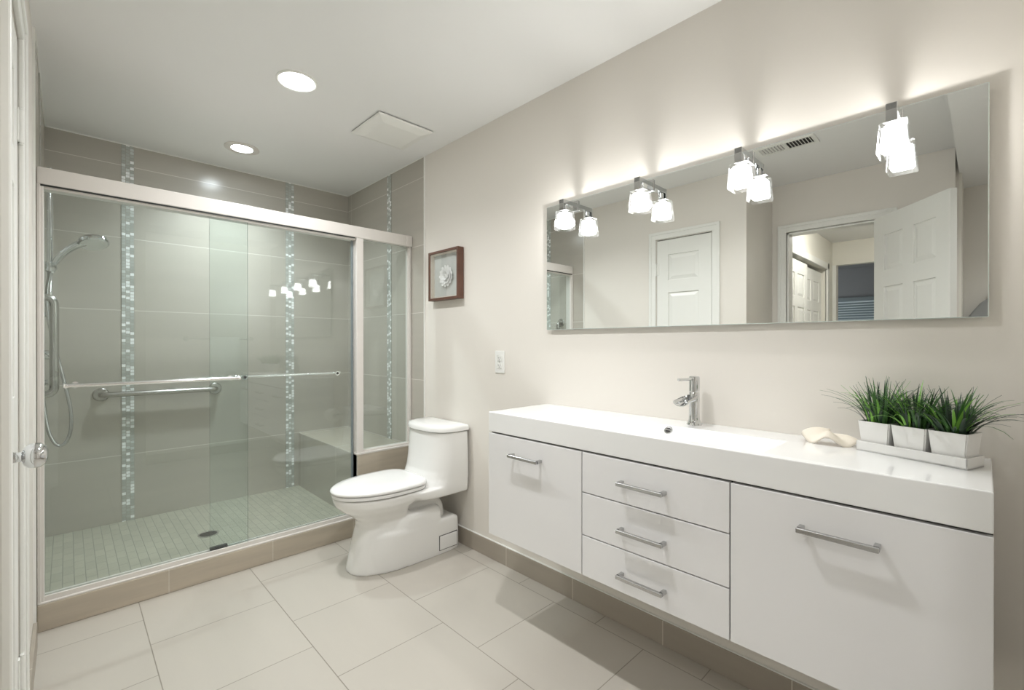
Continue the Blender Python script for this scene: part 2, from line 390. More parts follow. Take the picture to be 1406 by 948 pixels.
def panel_door(bm, wd, ht, cols, rows, t=0.035):
    """Moulded panel door in the XZ plane, origin at its lower hinge corner, thickness along Y (centred)."""
    h = t/2
    box(bm, 0.004, wd-0.004, -h+0.010, h-0.010, 0.004, ht-0.004)
    n = len(cols)
    xs = [0.0]
    for (a, c) in cols: xs += [a, c]
    xs.append(wd)
    for i in range(0, len(xs), 2): box(bm, xs[i], xs[i+1], -h, h, 0, ht, 0.0015, 1)
    zs = [0.0]
    for (a, c) in rows: zs += [a, c]
    zs.append(ht)
    for i in range(0, len(zs), 2): box(bm, 0.01, wd-0.01, -h+0.0004, h-0.0004, zs[i], zs[i+1], 0.0015, 1)
    for (a, c) in cols:
        for (e, f) in rows:
            for s in (-1, 1):
                g = 0.006; i1 = 0.032; y0 = s*(h-0.0102); y1 = s*(h-0.0025)
                ra = [(a+g, y0, e+g), (c-g, y0, e+g), (c-g, y0, f-g), (a+g, y0, f-g)]
                rb = [(a+i1, y1, e+i1), (c-i1, y1, e+i1), (c-i1, y1, f-i1), (a+i1, y1, f-i1)]
                loft(bm, [ra, rb])
def place(bm, loc, rz): bmesh.ops.transform(bm, matrix=Matrix.Translation(loc) @ Matrix.Rotation(rz, 4, 'Z'), verts=bm.verts[:])

# closed closet door in the left wall (hinged on its far side)
d1 = struct_root('door_1', (WX-0.02, DY1, 0.0))
b = bm_new(); panel_door(b, 0.442, 2.025, [(0.098, 0.344)], [(0.22, 0.88), (1.05, 1.60), (1.70, 1.905)])
place(b, (WX-0.018, DY1-0.003, 0.008), -PI/2); obj('door_panel', b, trim_w, d1)
for z in (0.28, 1.80):
    b = bm_new(); tube(b, [(WX+0.006, DY1+0.001, z-0.045), (WX+0.006, DY1+0.001, z+0.045)], 0.0065)
    for q in (-0.048, 0.048): lathe(b, [(0, -0.003), (0.0045, -0.003), (0.006, 0), (0.0045, 0.003), (0, 0.003)], (WX+0.006, DY1+0.001, z+q), seg=12)
    box(b, WX-0.001, WX+0.003, DY1-0.022, DY1+0.02, z-0.045, z+0.045, 0.001, 1)
    obj('hinge', b, trim_w, d1, True)
KN = (WX, 1.50, 0.942)
b = bm_new(); lathe(b, [(0, 0), (0.027, 0), (0.027, 0.004), (0.022, 0.009), (0.012, 0.011), (0.0105, 0.02), (0.012, 0.024), (0.02, 0.027), (0.0265, 0.034), (0.0285, 0.044), (0.027, 0.054), (0.021, 0.062), (0.012, 0.066), (0, 0.067)], KN, 'x')
obj('door_knob', b, chrome, d1, True)

# open bathroom door, hinged on the near jamb of the hall doorway
hx, hy = -2.275, 0.505
ang = math.atan2(0.114-0.495, -1.752+2.245)
d2 = struct_root('door_2', (hx, hy, 0.0))
b = bm_new(); panel_door(b, 0.64, 2.03, [(0.10, 0.275), (0.365, 0.54)], [(0.22, 0.80), (0.98, 1.56), (1.67, 1.90)])
place(b, (hx, hy, 0.01), ang); obj('door_panel', b, trim_w, d2)
b = bm_new()
for s in (-1, 1):
    q = bm_new(); lathe(q, [(0, 0), (0.027, 0), (0.027, 0.004), (0.012, 0.011), (0.0105, 0.02), (0.02, 0.027), (0.0285, 0.044), (0.021, 0.062), (0, 0.067)], (0, 0, 0), 'y')
    if s < 0: bmesh.ops.transform(q, matrix=Matrix.Rotation(PI, 4, 'Z'), verts=q.verts[:])
    merge(b, q, Matrix.Translation((hx, hy, 0)) @ Matrix.Rotation(ang, 4, 'Z') @ Matrix.Translation((0.58, s*0.0175, 0.95)))
obj('door_knob', b, chrome, d2, True)
# sliding closet doors in the hall
for k, (x0, y) in enumerate(((-4.775, 1.365), (-3.985, 1.325))):
    dd = struct_root('door_%d' % (3+k), (x0, y, 0))
    b = bm_new(); panel_door(b, 0.82, 2.03, [(0.11, 0.355), (0.465, 0.71)], [(0.22, 0.80), (0.98, 1.56), (1.67, 1.90)])
    place(b, (x0, y, 0.012), 0); obj('door_panel', b, trim_w, dd)

# ------------------------------------------------------------------ shower enclosure
# curb and bench
b = bm_new(); box(b, WX+0.006, -0.4058, YC, YC+0.10, 0, 0.112, 0.004)
struct('trim_9', b, t_curb)
b = bm_new(); box(b, -0.4058, -0.006, YC, YB, 0, ZBN, 0.003)
bench = struct('wall_bench', b, [t_curb, t_bench, t_side])
for p in bench.data.polygons:
    n = p.normal
    p.material_index = 1 if n.z > 0.7 else (2 if n.x < -0.7 else 0)
# frame and glass: one enclosure
enc = thing('shower_enclosure', 'sliding glass shower enclosure with white metal header on a tiled curb', 'shower door', (-0.9, YG, 0.112))
b = bm_new()
box(b, WX+0.007, -0.0085, 2.7243, 2.80, 1.8602, 1.932, 0.004); box(b, WX+0.01, -0.41, 2.732, 2.792, 1.845, 1.862)
hd = obj('header', b, alu, enc)
b = bm_new(); box(b, -0.052, -0.0075, 2.7225, 2.80, 1.8598, 1.9325, 0.003); obj('end_bracket', b, alu, hd)
b = bm_new(); box(b, WX+0.01, -0.415, 2.7262, 2.7266, 1.853, 1.8604); obj('header_gasket', b, dark, hd)
b = bm_new(); box(b, WX+0.007, WX+0.028, 2.728, 2.792, 0.112, 1.86, 0.003); box(b, WX+0.007, WX+0.018, 2.7215, 2.80, 0.112, 1.86, 0.002); obj('jamb', b, alu, enc)
b = bm_new(); box(b, -0.4058, -0.3606, 2.726, 2.795, 0.12, 1.8602, 0.003); obj('post', b, alu, enc)
b = bm_new(); box(b, -0.024, -0.0085, 2.735, 2.785, ZBN+0.012, 1.8602, 0.002); box(b, -0.028, -0.022, 2.748, 2.76, ZBN+0.012, 1.86); obj('wall_channel', b, alu, enc)
b = bm_new(); box(b, WX+0.01, -0.4058, 2.7195, 2.80, 0.1115, 0.120, 0.003); box(b, WX+0.01, -0.4058, 2.730, 2.741, 0.118, 0.140, 0.002); box(b, WX+0.01, -0.4058, 2.78, 2.792, 0.118, 0.132, 0.002); obj('bottom_track', b, alu, enc)
b = bm_new(); box(b, -0.408, -0.0085, 2.716, 2.80, ZBN-0.001, 0.512, 0.002); box(b, -0.37, -0.0085, 2.735, 2.785, 0.51, 0.522, 0.002); obj('sill', b, alu, enc)
def glass_panel(name, x0, x1, y0, z0, z1, parent):
    b = bm_new(); box(b, x0, x1, y0, y0+0.006, z0, z1)
    o = obj(name, b, [pane, pane_edge], parent)
    for p in o.data.polygons: p.material_index = 0 if abs(p.normal.y) > 0.5 else 1
    return o
pl = glass_panel('sliding_panel', WX+0.022, -1.009, 2.744, 0.135, 1.85, enc)
pr = glass_panel('sliding_panel', -1.178, -0.412, 2.766, 0.135, 1.85, enc)
pf = glass_panel('fixed_panel', -0.362, -0.018, 2.757, 0.52, 1.8602, enc)
def towel_rail(xa, xb, y, z, s, parent):
    b = bm_new()
    yy = y + s*0.05
    tube(b, [(xa, yy, z), (xb, yy, z)], 0.0085, 16)
    for x in (xa+0.03, xb-0.03):
        tube(b, [(x, y, z), (x, yy, z)], 0.0075, 14)
        lathe(b, [(0, 0), (0.014, 0), (0.014, 0.006), (0, 0.006)], (x, y - (0.006 if s < 0 else 0), z), 'y', 20)
    for x, sg in ((xa, -1), (xb, 1)): lathe(b, [(0, -0.006), (0.0105, -0.006), (0.0115, 0), (0.0105, 0.006), (0, 0.006)], (x, yy, z), 'x', 18)
    obj('handle_bar', b, polished, parent, True)
towel_rail(-1.708, -1.062, 2.744, 1.018, -1, pl)
towel_rail(-1.045, -0.478, 2.772, 1.015, 1, pr)
b = bm_new(); box(b, -0.4235, -0.4105, 2.7635, 2.7745, 0.136, 1.849, 0.001, 1); obj('edge_seal', b, seal_m, pr)
b = bm_new(); box(b, -1.178, -1.10, 2.760, 2.782, 0.1315, 0.146, 0.002); obj('bottom_guide', b, dark, enc)

# shower drain
t = thing('shower_drain', 'round chrome drain with dark grille in the shower floor tiles', 'drain', (-1.117, 3.13, ZS))
b = bm_new(); lathe(b, [(0.042, 0), (0.052, 0), (0.052, 0.003), (0.044, 0.004), (0.042, 0.002)], (-1.117, 3.13, ZS)); obj('ring', b, chrome, t, True)
b = bm_new(); lathe(b, [(0, 0), (0.0435, 0), (0.0435, 0.0015), (0, 0.0015)], (-1.117, 3.13, ZS)); obj('well', b, slot, t)
b = bm_new()
for k in range(-3, 4):
    hw = math.sqrt(max(0, 0.042**2-(k*0.0115)**2)); box(b, -1.117-hw, -1.117+hw, 3.13+k*0.0115-0.0016, 3.13+k*0.0115+0.0016, ZS+0.001, ZS+0.003)
obj('grille', b, grille_m, t)

# grab bars
def grab_bar(pa, pb, out, name, label):
    """Bar from pa to pb (points on the wall); out = direction away from the wall."""
    pa, pb, o = Vector(pa), Vector(pb), Vector(out)
    t = thing(name, label, 'grab bar', tuple((pa+pb)/2), None)
    b = bm_new(); tube(b, rounded_path([pa+o*0.002, pa+o*0.05, pb+o*0.05, pb+o*0.002], 0.035, 8), 0.016, 18); obj('tube', b, satin, t, True)
    for p in (pa, pb):
        ax = 'x' if abs(o.x) > 0.5 else 'y'; s = 1 if (o.x+o.y) > 0 else -1
        b = bm_new(); lathe(b, [(0, 0), (0.040, 0), (0.040, s*0.003), (0.034, s*0.009), (0.018, s*0.011), (0, s*0.011)], tuple(p), ax, 28); obj('flange', b, satin, t, True)
grab_bar((-1.556, YB, 0.888), (-0.965, YB, 0.886), (0, -1, 0), 'grab_bar', 'horizontal steel grab bar on the back wall of the shower')
grab_bar((WX+0.006, 2.87, 1.402), (WX+0.006, 2.87, 0.972), (1, 0, 0), 'grab_bar', 'vertical steel grab bar on the left wall of the shower')

# hand shower on a slide rail, with hose
t = thing('hand_shower', 'chrome hand shower with looping hose on a vertical slide rail', 'shower head', (WX+0.04, 3.2, 1.0))
RXX, RY = -1.763, 3.2
b = bm_new(); tube(b, [(RXX, RY, 1.30), (RXX, RY, 2.06)], 0.011, 18); obj('rail', b, chrome, t, True)
for z in (1.34, 2.02):
    b = bm_new(); tube(b, [(WX+0.006, RY, z), (RXX, RY, z)], 0.012, 16); lathe(b, [(0, 0), (0.025, 0), (0.025, 0.005), (0, 0.006)], (WX+0.006, RY, z), 'x', 24); obj('wall_bracket', b, chrome, t, True)
b = bm_new()
lathe(b, [(0, -0.024), (0.016, -0.024), (0.018, 0), (0.016, 0.024), (0, 0.024)], (RXX, RY, 1.575), 'z', 20)
lathe(b, [(0, 0), (0.021, 0), (0.024, -0.008), (0.022, -0.020), (0, -0.022)], (RXX+0.004, RY-0.014, 1.572), 'y', 24)
obj('slider', b, chrome, t, True)
b = bm_new()
hp = catmull([(-1.758, 3.185, 1.545), (-1.742, 3.18, 1.60), (-1.705, 3.17, 1.655), (-1.665, 3.165, 1.692), (-1.625, 3.16, 1.716)], 6)
tube(b, hp, [0.011+0.009*i/(len(hp)-1) for i in range(len(hp))], 16); obj('handle', b, chrome, t, True)
q = bm_new(); lathe(q, [(0, 0.032), (0.022, 0.031), (0.046, 0.021), (0.062, 0.004), (0.063, -0.008), (0.058, -0.012), (0, -0.0115)], (0, 0, 0), 'z', 36)
Mh = Matrix.Translation((-1.606, 3.155, 1.712)) @ Matrix.Rotation(math.radians(-10), 4, 'Y') @ Matrix.Rotation(math.radians(-22), 4, 'X')
b = bm_new(); merge(b, q, Mh); hh = obj('spray_head', b, chrome, t, True)
q = bm_new(); lathe(q, [(0, -0.0105), (0.055, -0.0105), (0.055, -0.0135), (0, -0.0145)], (0, 0, 0), 'z', 36)
b = bm_new(); merge(b, q, Mh); obj('spray_plate', b, plastic, hh, True)
b = bm_new()
hs = catmull([(-1.760, 3.186, 1.548), (-1.772, 3.17, 1.45), (-1.768, 3.15, 1.33), (-1.745, 3.14, 1.18), (-1.715, 3.13, 1.02), (-1.692, 3.12, 0.88), (-1.690, 3.12, 0.78), (-1.708, 3.12, 0.715), (-1.738, 3.12, 0.705), (-1.765, 3.13, 0.765), (-1.780, 3.15, 0.86), (-1.788, 3.17, 0.97), (-1.786, 3.185, 1.0)], 8)
tube(b, hs, 0.0075, 12); obj('hose', b, nickel, t, True)
b = bm_new(); lathe(b, [(0, 0), (0.024, 0), (0.024, 0.006), (0.012, 0.008), (0.012, 0.024), (0, 0.024)], (WX+0.006, 3.185, 1.01), 'x', 24); obj('hose_outlet', b, chrome, t, True)
# mixer valve
t = thing('shower_valve', 'chrome shower mixer valve on the left wall behind the vertical grab bar', 'shower valve', (WX+0.006, 3.36, 1.14))
b = bm_new(); lathe(b, [(0, 0), (0.075, 0), (0.075, 0.004), (0.07, 0.008), (0.03, 0.010), (0, 0.010)], (WX+0.006, 3.36, 1.14), 'x', 40); obj('escutcheon', b, chrome, t, True)
b = bm_new(); lathe(b, [(0, 0.008), (0.024, 0.008), (0.022, 0.05), (0.018, 0.056), (0, 0.056)], (WX+0.006, 3.36, 1.14), 'x', 28); tube(b, [(WX+0.05, 3.36, 1.14), (WX+0.058, 3.36, 1.10), (WX+0.068, 3.36, 1.055)], [0.009, 0.008, 0.006]); obj('lever', b, chrome, t, True)

# ------------------------------------------------------------------ toilet (one piece, skirted)
TY = 2.305
def plan(xf, xm, xb, wd, z, nf=2.0, nb=5.0, N=56):
    r = []
    for k in range(N):
        a = 2*PI*k/N; c, s = math.cos(a), math.sin(a); n = nf if c < 0 else nb; L = (xm-xf) if c < 0 else (xb-xm)
        r.append((xm + L*math.copysign(abs(c)**(2/n), c), TY + wd*math.copysign(abs(s)**(2/n), s), z))
    return r
toilet = thing('toilet', 'white one-piece skirted toilet with closed lid beside the shower bench', 'toilet', (-0.35, TY, 0))
b = bm_new()
# front pedestal and bowl
loft(b, [plan(-0.655, -0.36, -0.15, 0.150, 0.0, 2.4), plan(-0.652, -0.36, -0.15, 0.149, 0.02, 2.4), plan(-0.635, -0.36, -0.15, 0.144, 0.10, 2.4),
         plan(-0.617, -0.37, -0.16, 0.138, 0.17, 2.4), plan(-0.603, -0.40, -0.27, 0.130, 0.225, 2.3, 3), plan(-0.606, -0.43, -0.33, 0.130, 0.26, 2.2, 3),
         plan(-0.640, -0.45, -0.345, 0.145, 0.295, 2.1, 3), plan(-0.685, -0.45, -0.335, 0.163, 0.325, 2.05, 3), plan(-0.715, -0.44, -0.28, 0.177, 0.355, 2.05, 4),
         plan(-0.728, -0.43, -0.22, 0.183, 0.385, 2.05), plan(-0.728, -0.43, -0.22, 0.183, 0.398, 2.05)])
# skirt, stepped down towards the wall
loft(b, [plan(-0.62, -0.36, -0.040, 0.160, 0.0, 2.6, 14), plan(-0.61, -0.36, -0.040, 0.159, 0.10, 2.6, 14), plan(-0.585, -0.36, -0.045, 0.158, 0.182, 2.6, 14), plan(-0.575, -0.36, -0.070, 0.152, 0.197, 2.6, 14)])
loft(b, [plan(-0.59, -0.34, -0.160, 0.1585, 0.14, 2.4, 10), plan(-0.565, -0.31, -0.161, 0.1575, 0.20, 2.2, 10), plan(-0.53, -0.29, -0.164, 0.156, 0.245, 2.1, 10), plan(-0.49, -0.28, -0.171, 0.151, 0.268, 2.1, 10), plan(-0.46, -0.28, -0.185, 0.137, 0.278, 2.1, 10)])
# deck carrying the tank
loft(b, [plan(-0.33, -0.22, -0.014, 0.198, 0.338, 2.4, 20), plan(-0.40, -0.25, -0.012, 0.203, 0.347, 2.4, 24), plan(-0.45, -0.27, -0.012, 0.203, 0.368, 2.4, 24), plan(-0.46, -0.28, -0.012, 0.201, 0.392, 2.4, 20)])
# tank with a bowed front, flowing out into the deck
loft(b, [plan(-0.34, -0.14, -0.012, 0.202, 0.342, 2.3, 20), plan(-0.335, -0.13, -0.012, 0.205, 0.375, 2.3, 20), plan(-0.300, -0.11, -0.012, 0.206, 0.405, 2.4, 20), plan(-0.268, -0.095, -0.012, 0.207, 0.43, 2.5, 20), plan(-0.246, -0.09, -0.012, 0.208, 0.47, 2.6, 16),
         plan(-0.236, -0.09, -0.012, 0.207, 0.53, 2.6, 16), plan(-0.228, -0.09, -0.012, 0.205, 0.60, 2.6, 16), plan(-0.222, -0.09, -0.012, 0.200, 0.688, 2.6, 16)])
body = obj('body', b, ceramic, toilet, True)
m = body.modifiers.new('remesh', 'REMESH'); m.mode = 'VOXEL'; m.voxel_size = 0.0055; m.use_smooth_shade = True
m = body.modifiers.new('smooth', 'SMOOTH'); m.factor = 0.5; m.iterations = 7
# trapway pipe seen in the recess
b = bm_new(); tube(b, catmull([(-0.36, TY-0.045, 0.275), (-0.28, TY-0.06, 0.288), (-0.21, TY-0.065, 0.29), (-0.165, TY-0.065, 0.262), (-0.150, TY-0.065, 0.215), (-0.148, TY-0.065, 0.17)], 6), 0.044, 20); obj('trapway', b, ceramic, toilet, True)
def slab(bm, spec):  # closed egg slabs
    loft(bm, [plan(*s) for s in spec])
b = bm_new(); slab(b, [(-0.716, -0.44, -0.262, 0.172, 0.4000, 2.05, 4), (-0.718, -0.44, -0.262, 0.174, 0.4035, 2.05, 4), (-0.732, -0.44, -0.255, 0.187, 0.405, 2.05, 4), (-0.734, -0.44, -0.255, 0.188, 0.418, 2.05, 4), (-0.730, -0.44, -0.258, 0.185, 0.4205, 2.05, 4), (-0.715, -0.44, -0.264, 0.17, 0.4215, 2.05, 4)]); obj('seat', b, seat_m, toilet, True, 50)
b = bm_new(); slab(b, [(-0.712, -0.44, -0.264, 0.17, 0.4215, 2.05, 4), (-0.714, -0.44, -0.264, 0.171, 0.4255, 2.05, 4), (-0.736, -0.44, -0.250, 0.190, 0.427, 2.05, 4), (-0.739, -0.44, -0.250, 0.191, 0.432, 2.05, 4), (-0.737, -0.44, -0.250, 0.190, 0.438, 2.05, 4), (-0.726, -0.44, -0.256, 0.182, 0.445, 2.05, 4), (-0.68, -0.44, -0.28, 0.15, 0.449, 2.05, 4), (-0.56, -0.44, -0.36, 0.06, 0.451, 2.05, 3)]); obj('seat_lid', b, seat_m, toilet, True, 50)
for s in (-1, 1):
    b = bm_new(); lathe(b, [(0, 0), (0.014, 0), (0.014, 0.02), (0.011, 0.026), (0, 0.027)], (-0.262, TY+s*0.075, 0.396), 'z', 20); obj('hinge_cap', b, seat_m, toilet, True)
b = bm_new(); slab(b, [(-0.224, -0.09, -0.012, 0.200, 0.691, 2.6, 16), (-0.233, -0.09, -0.008, 0.209, 0.694, 2.6, 16), (-0.233, -0.09, -0.008, 0.209, 0.712, 2.6, 16), (-0.226, -0.09, -0.010, 0.203, 0.722, 2.6, 16), (-0.19, -0.09, -0.03, 0.17, 0.730, 2.5, 10), (-0.13, -0.09, -0.06, 0.06, 0.733, 2.3, 6)]); obj('tank_lid', b, ceramic, toilet, True, 50)
# access cover on the near side of the skirt
b = bm_new(); box(b, -0.190, -0.068, TY-0.1632, TY-0.150, 0.024, 0.104, 0.004); obj('access_cover', b, seat_m, toilet)
b = bm_new(); box(b, -0.1935, -0.0645, TY-0.1612, TY-0.150, 0.0205, 0.1075, 0.003); obj('cover_gap_shade', b, gap_grey, toilet)  # dark plate stands in for the shaded gap round the cover

# toilet roll on the wall between toilet and vanity
t = thing('toilet_roll_holder', 'chrome toilet roll holder with white roll on the wall beside the vanity', 'toilet paper', (-0.01, 1.66, 0.60))
b = bm_new(); lathe(b, [(0, 0), (0.024, 0), (0.024, -0.006), (0.009, -0.01), (0.008, -0.02), (0, -0.02)], (0, 1.735, 0.60), 'x', 24); tube(b, rounded_path([(-0.012, 1.735, 0.60), (-0.075, 1.735, 0.60), (-0.075, 1.59, 0.60)], 0.015), 0.006, 12); obj('arm', b, chrome, t, True)
b = bm_new(); lathe(b, [(0.019, -0.05), (0.052, -0.05), (0.0525, -0.047), (0.0525, 0.047), (0.052, 0.05), (0.019, 0.05), (0.019, -0.05)], (-0.075, 1.655, 0.587), 'y', 36); obj('roll', b, paper, t, True)

# ------------------------------------------------------------------ vanity
van = thing('vanity_cabinet', 'white glossy wall-hung vanity cabinet with two doors and three drawers', 'cabinet', (-0.19, 0.746, ZB))
b = bm_new(); box(b, VD+0.020, -0.0005, V1+0.0008, V0-0.0008, ZB+0.001, ZA-0.0005); cc = obj('carcass', b, [lacquer, gap_grey], van)
for p in cc.data.polygons:
    if p.normal.x < -0.5: p.material_index = 1  # front coloured dark for the shade in the door gaps
def handle(y, z, parent, L=0.162):
    b = bm_new(); xf = VD-0.030
    box(b, xf-0.006, xf+0.006, y-L/2, y+L/2, z-0.005, z+0.007, 0.0012, 1)
    for s in (-1, 1): box(b, xf, VD+0.0005, y+s*(L/2-0.006)-0.006, y+s*(L/2-0.006)+0.006, z-0.005, z+0.007, 0.0012, 1)
    obj('handle', b, nickel, parent)
def front(name, y0, y1, z0, z1, hy, hz):
    b = bm_new(); box(b, VD, VD+0.0195, y0, y1, z0, z1, 0.0015, 2)
    o = obj(name, b, lacquer, van); handle(hy, hz, o)
g = 0.0018
front('door', 1.002+g, V0, ZB, ZA-0.0065, 1.275, 0.737)
front('door', V1, 0.491-g, ZB, ZA-0.0065, 0.2415, 0.735)
front('drawer', 0.491+g, 1.002-g, 0.665+g, ZA-0.0065, 0.759, 0.735)
front('drawer', 0.491+g, 1.002-g, 0.5125+g, 0.665-g, 0.759, 0.580)
front('drawer', 0.491+g, 1.002-g, ZB, 0.5125-g, 0.759, 0.4305)
# countertop with integral trough basin
ctop = thing('countertop', 'long white countertop with integral shallow basin on the wall-hung vanity', 'sink', (-0.19, 0.746, ZA))
b = bm_new()
x0, x1, y0, y1 = VD, -0.0005, V1, V0
rx0, rx1, ry0, ry1 = -0.352, -0.140, 0.42, 1.07
sx0, sx1, sy0, sy1 = -0.315, -0.215, 0.60, 0.90
zb = 0.826
def quad(pts): return [b.verts.new(p) for p in pts]
O = quad([(x0, y0, ZV), (x1, y0, ZV), (x1, y1, ZV), (x0, y1, ZV)]); U = quad([(x0, y0, ZA), (x1, y0, ZA), (x1, y1, ZA), (x0, y1, ZA)])
R = quad([(rx0, ry0, ZV), (rx1, ry0, ZV), (rx1, ry1, ZV), (rx0, ry1, ZV)]); B = quad([(sx0, sy0, zb), (sx1, sy0, zb), (sx1, sy1, zb), (sx0, sy1, zb)])
for i in range(4):
    j = (i+1) % 4
    b.faces.new((O[i], O[j], R[j], R[i])); b.faces.new((R[i], R[j], B[j], B[i])); b.faces.new((O[j], O[i], U[i], U[j]))
b.faces.new(B); b.faces.new(list(reversed(U)))
ct = obj('basin_top', b, solid, ctop); bevel_mod(ct, 0.003, 3)
# overflow ring on the back slope
n = Vector((-(ZV-zb), 0, -(rx1-sx1)*-1)).normalized()
n = Vector((-(ZV-zb), 0, (rx1-sx1))).normalized()
oc = Vector((rx1 + (sx1-rx1)*0.20, 0.787, ZV + (zb-ZV)*0.20))
Mo = Matrix.Translation(oc) @ Vector((0, 0, 1)).rotation_difference(n).to_matrix().to_4x4()
q = bm_new(); lathe(q, [(0.0095, 0), (0.0155, 0), (0.0150, 0.003), (0.0115, 0.004), (0.0095, 0.002)], seg=28); box(q, -0.0022, 0.0022, -0.0105, 0.0105, 0.0005, 0.0032)
b = bm_new(); merge(b, q, Mo); obj('overflow_ring', b, chrome, ctop, True)
q = bm_new(); lathe(q, [(0, 0.0002), (0.0105, 0.0002), (0.0105, 0.001), (0, 0.001)], seg=24); b = bm_new(); merge(b, q, Mo); obj('overflow_hole', b, slot, ctop)
b = bm_new(); lathe(b, [(0, 0), (0.030, 0), (0.029, 0.004), (0.018, 0.007), (0, 0.008)], (-0.265, 0.757, zb), seg=32); obj('drain_plug', b, chrome, ctop, True)

# faucet
FX, FY = -0.055, 0.738
t = thing('faucet', 'chrome single-lever waterfall faucet behind the basin', 'faucet', (FX, FY, ZV))
b = bm_new(); lathe(b, [(0, 0), (0.027, 0), (0.027, 0.004), (0.024, 0.010), (0.0195, 0.020), (0.0185, 0.035), (0.0180, 0.06), (0.0185, 0.085), (0.0185, 0.120), (0.0182, 0.1205), (0, 0.1205)], (FX, FY, ZV), seg=36); obj('body', b, chrome, t, True)
b = bm_new(); lathe(b, [(0, 0.1225), (0.0185, 0.1225), (0.0188, 0.126), (0.0188, 0.172), (0.0165, 0.177), (0, 0.178)], (FX, FY, ZV), seg=36)
tube(b, [(FX-0.012, FY, ZV+0.168), (FX-0.075, FY, ZV+0.1695), (FX-0.125, FY, ZV+0.171)], [0.0055, 0.0048, 0.0048], 14); obj('lever', b, chrome, t, True)
b = bm_new()   # open scoop spout
rings = []
for k in range(11):
    s = k/10; x = FX-0.005-0.105*s; zc = ZV+0.098-0.004*s-0.012*s*s; hw = 0.017+0.010*s; dp = 0.020-0.006*s
    out = []; inn = []
    for i in range(13):
        a = PI*i/12; out.append((x, FY-hw*math.cos(a), zc+0.012-dp*math.sin(a)*1.3)); inn.append((x, FY-(hw-0.0025)*math.cos(a), zc+0.0122-(dp-0.0025)*math.sin(a)*1.3))
    rings.append(out+list(reversed(inn)))
loft(b, rings); obj('spout', b, chrome, t, True, 40)
b = bm_new(); tube(b, [(FX+0.026, FY, ZV+0.001), (FX+0.026, FY, ZV+0.070)], 0.003, 10); lathe(b, [(0, 0), (0.006, 0.002), (0.007, 0.007), (0.005, 0.012), (0, 0.013)], (FX+0.026, FY, ZV+0.068), seg=16); obj('lift_rod', b, chrome, t, True)

# seashell: a fluted half clam lying dome up
b = bm_new(); rings = []; nr, na = 20, 73
ux, uy = -0.070, 0.318            # the beak against the wall side; the fluted lip faces the room
for i in range(nr):
    r = i/(nr-1); ring = []
    for k in range(na):
        u = 2*k/(na-1)-1; a = u*math.radians(104)
        flute = 0.5+0.5*math.cos(u*PI*2.7+0.35)
        L = 1+0.06*flute
        px, py = -0.060*L*math.cos(a)*r, 0.070*L*math.sin(a)*r
        dome = (0.034+0.008*u)*max(0.0, 1-r**2.3)**0.75
        z = 0.0008 + dome + 0.026*flute*r**1.3*(1-0.45*max(0, -u))*(1-0.15*abs(u)) + 0.004*math.sin(u*9+r*5)*r*(1-r)
        ring.append((ux+px, uy+py, ZV+max(0.0004, z)))
    rings.append(ring)
loft(b, rings, cap=False, closed=False)
sh = tag(obj('seashell', b, [shellm, shellin], None, True, 70), 'cream fluted seashell lying on the countertop left of the plants', 'seashell')
m = sh.modifiers.new('solid', 'SOLIDIFY'); m.thickness = 0.0025; m.offset = -1; m.material_offset = 1
# tray and three potted grasses
ta = math.atan2(-0.222, -0.077)       # direction of the tray's long side
td = Vector((math.cos(ta), math.sin(ta), 0)); tn = Vector((0.444, -0.222*0+0.0, 0)); tn = Vector((-td.y, td.x, 0))
if tn.x < 0: tn = -tn
TC = Vector((-0.122, 0.248, ZV)) + td*0.1175 + tn*0.0425
Mt = Matrix.Translation(TC) @ Matrix(((td.x, tn.x, 0, 0), (td.y, tn.y, 0, 0), (0, 0, 1, 0), (0, 0, 0, 1)))
q = bm_new()
box(q, -0.1175, 0.1175, -0.0425, 0.0425, 0.0, 0.006, 0.0015)
for s in (-1, 1):
    box(q, -0.1175, 0.1175, s*0.0425-(0.004 if s > 0 else 0), s*0.0425+(0.004 if s < 0 else 0), 0.0, 0.027, 0.0015)
    box(q, s*0.1175-(0.004 if s > 0 else 0), s*0.1175+(0.004 if s < 0 else 0), -0.0425, 0.0425, 0.0, 0.027, 0.0015)
b = bm_new(); merge(b, q, Mt); tag(obj('tray', b, potm), 'long white ceramic tray under the three potted grasses', 'tray')
names = ('left potted grass in a square white pot nearest the seashell', 'middle potted grass in a square white pot between two others on the tray', 'right potted grass in a square white pot at the vanity corner')
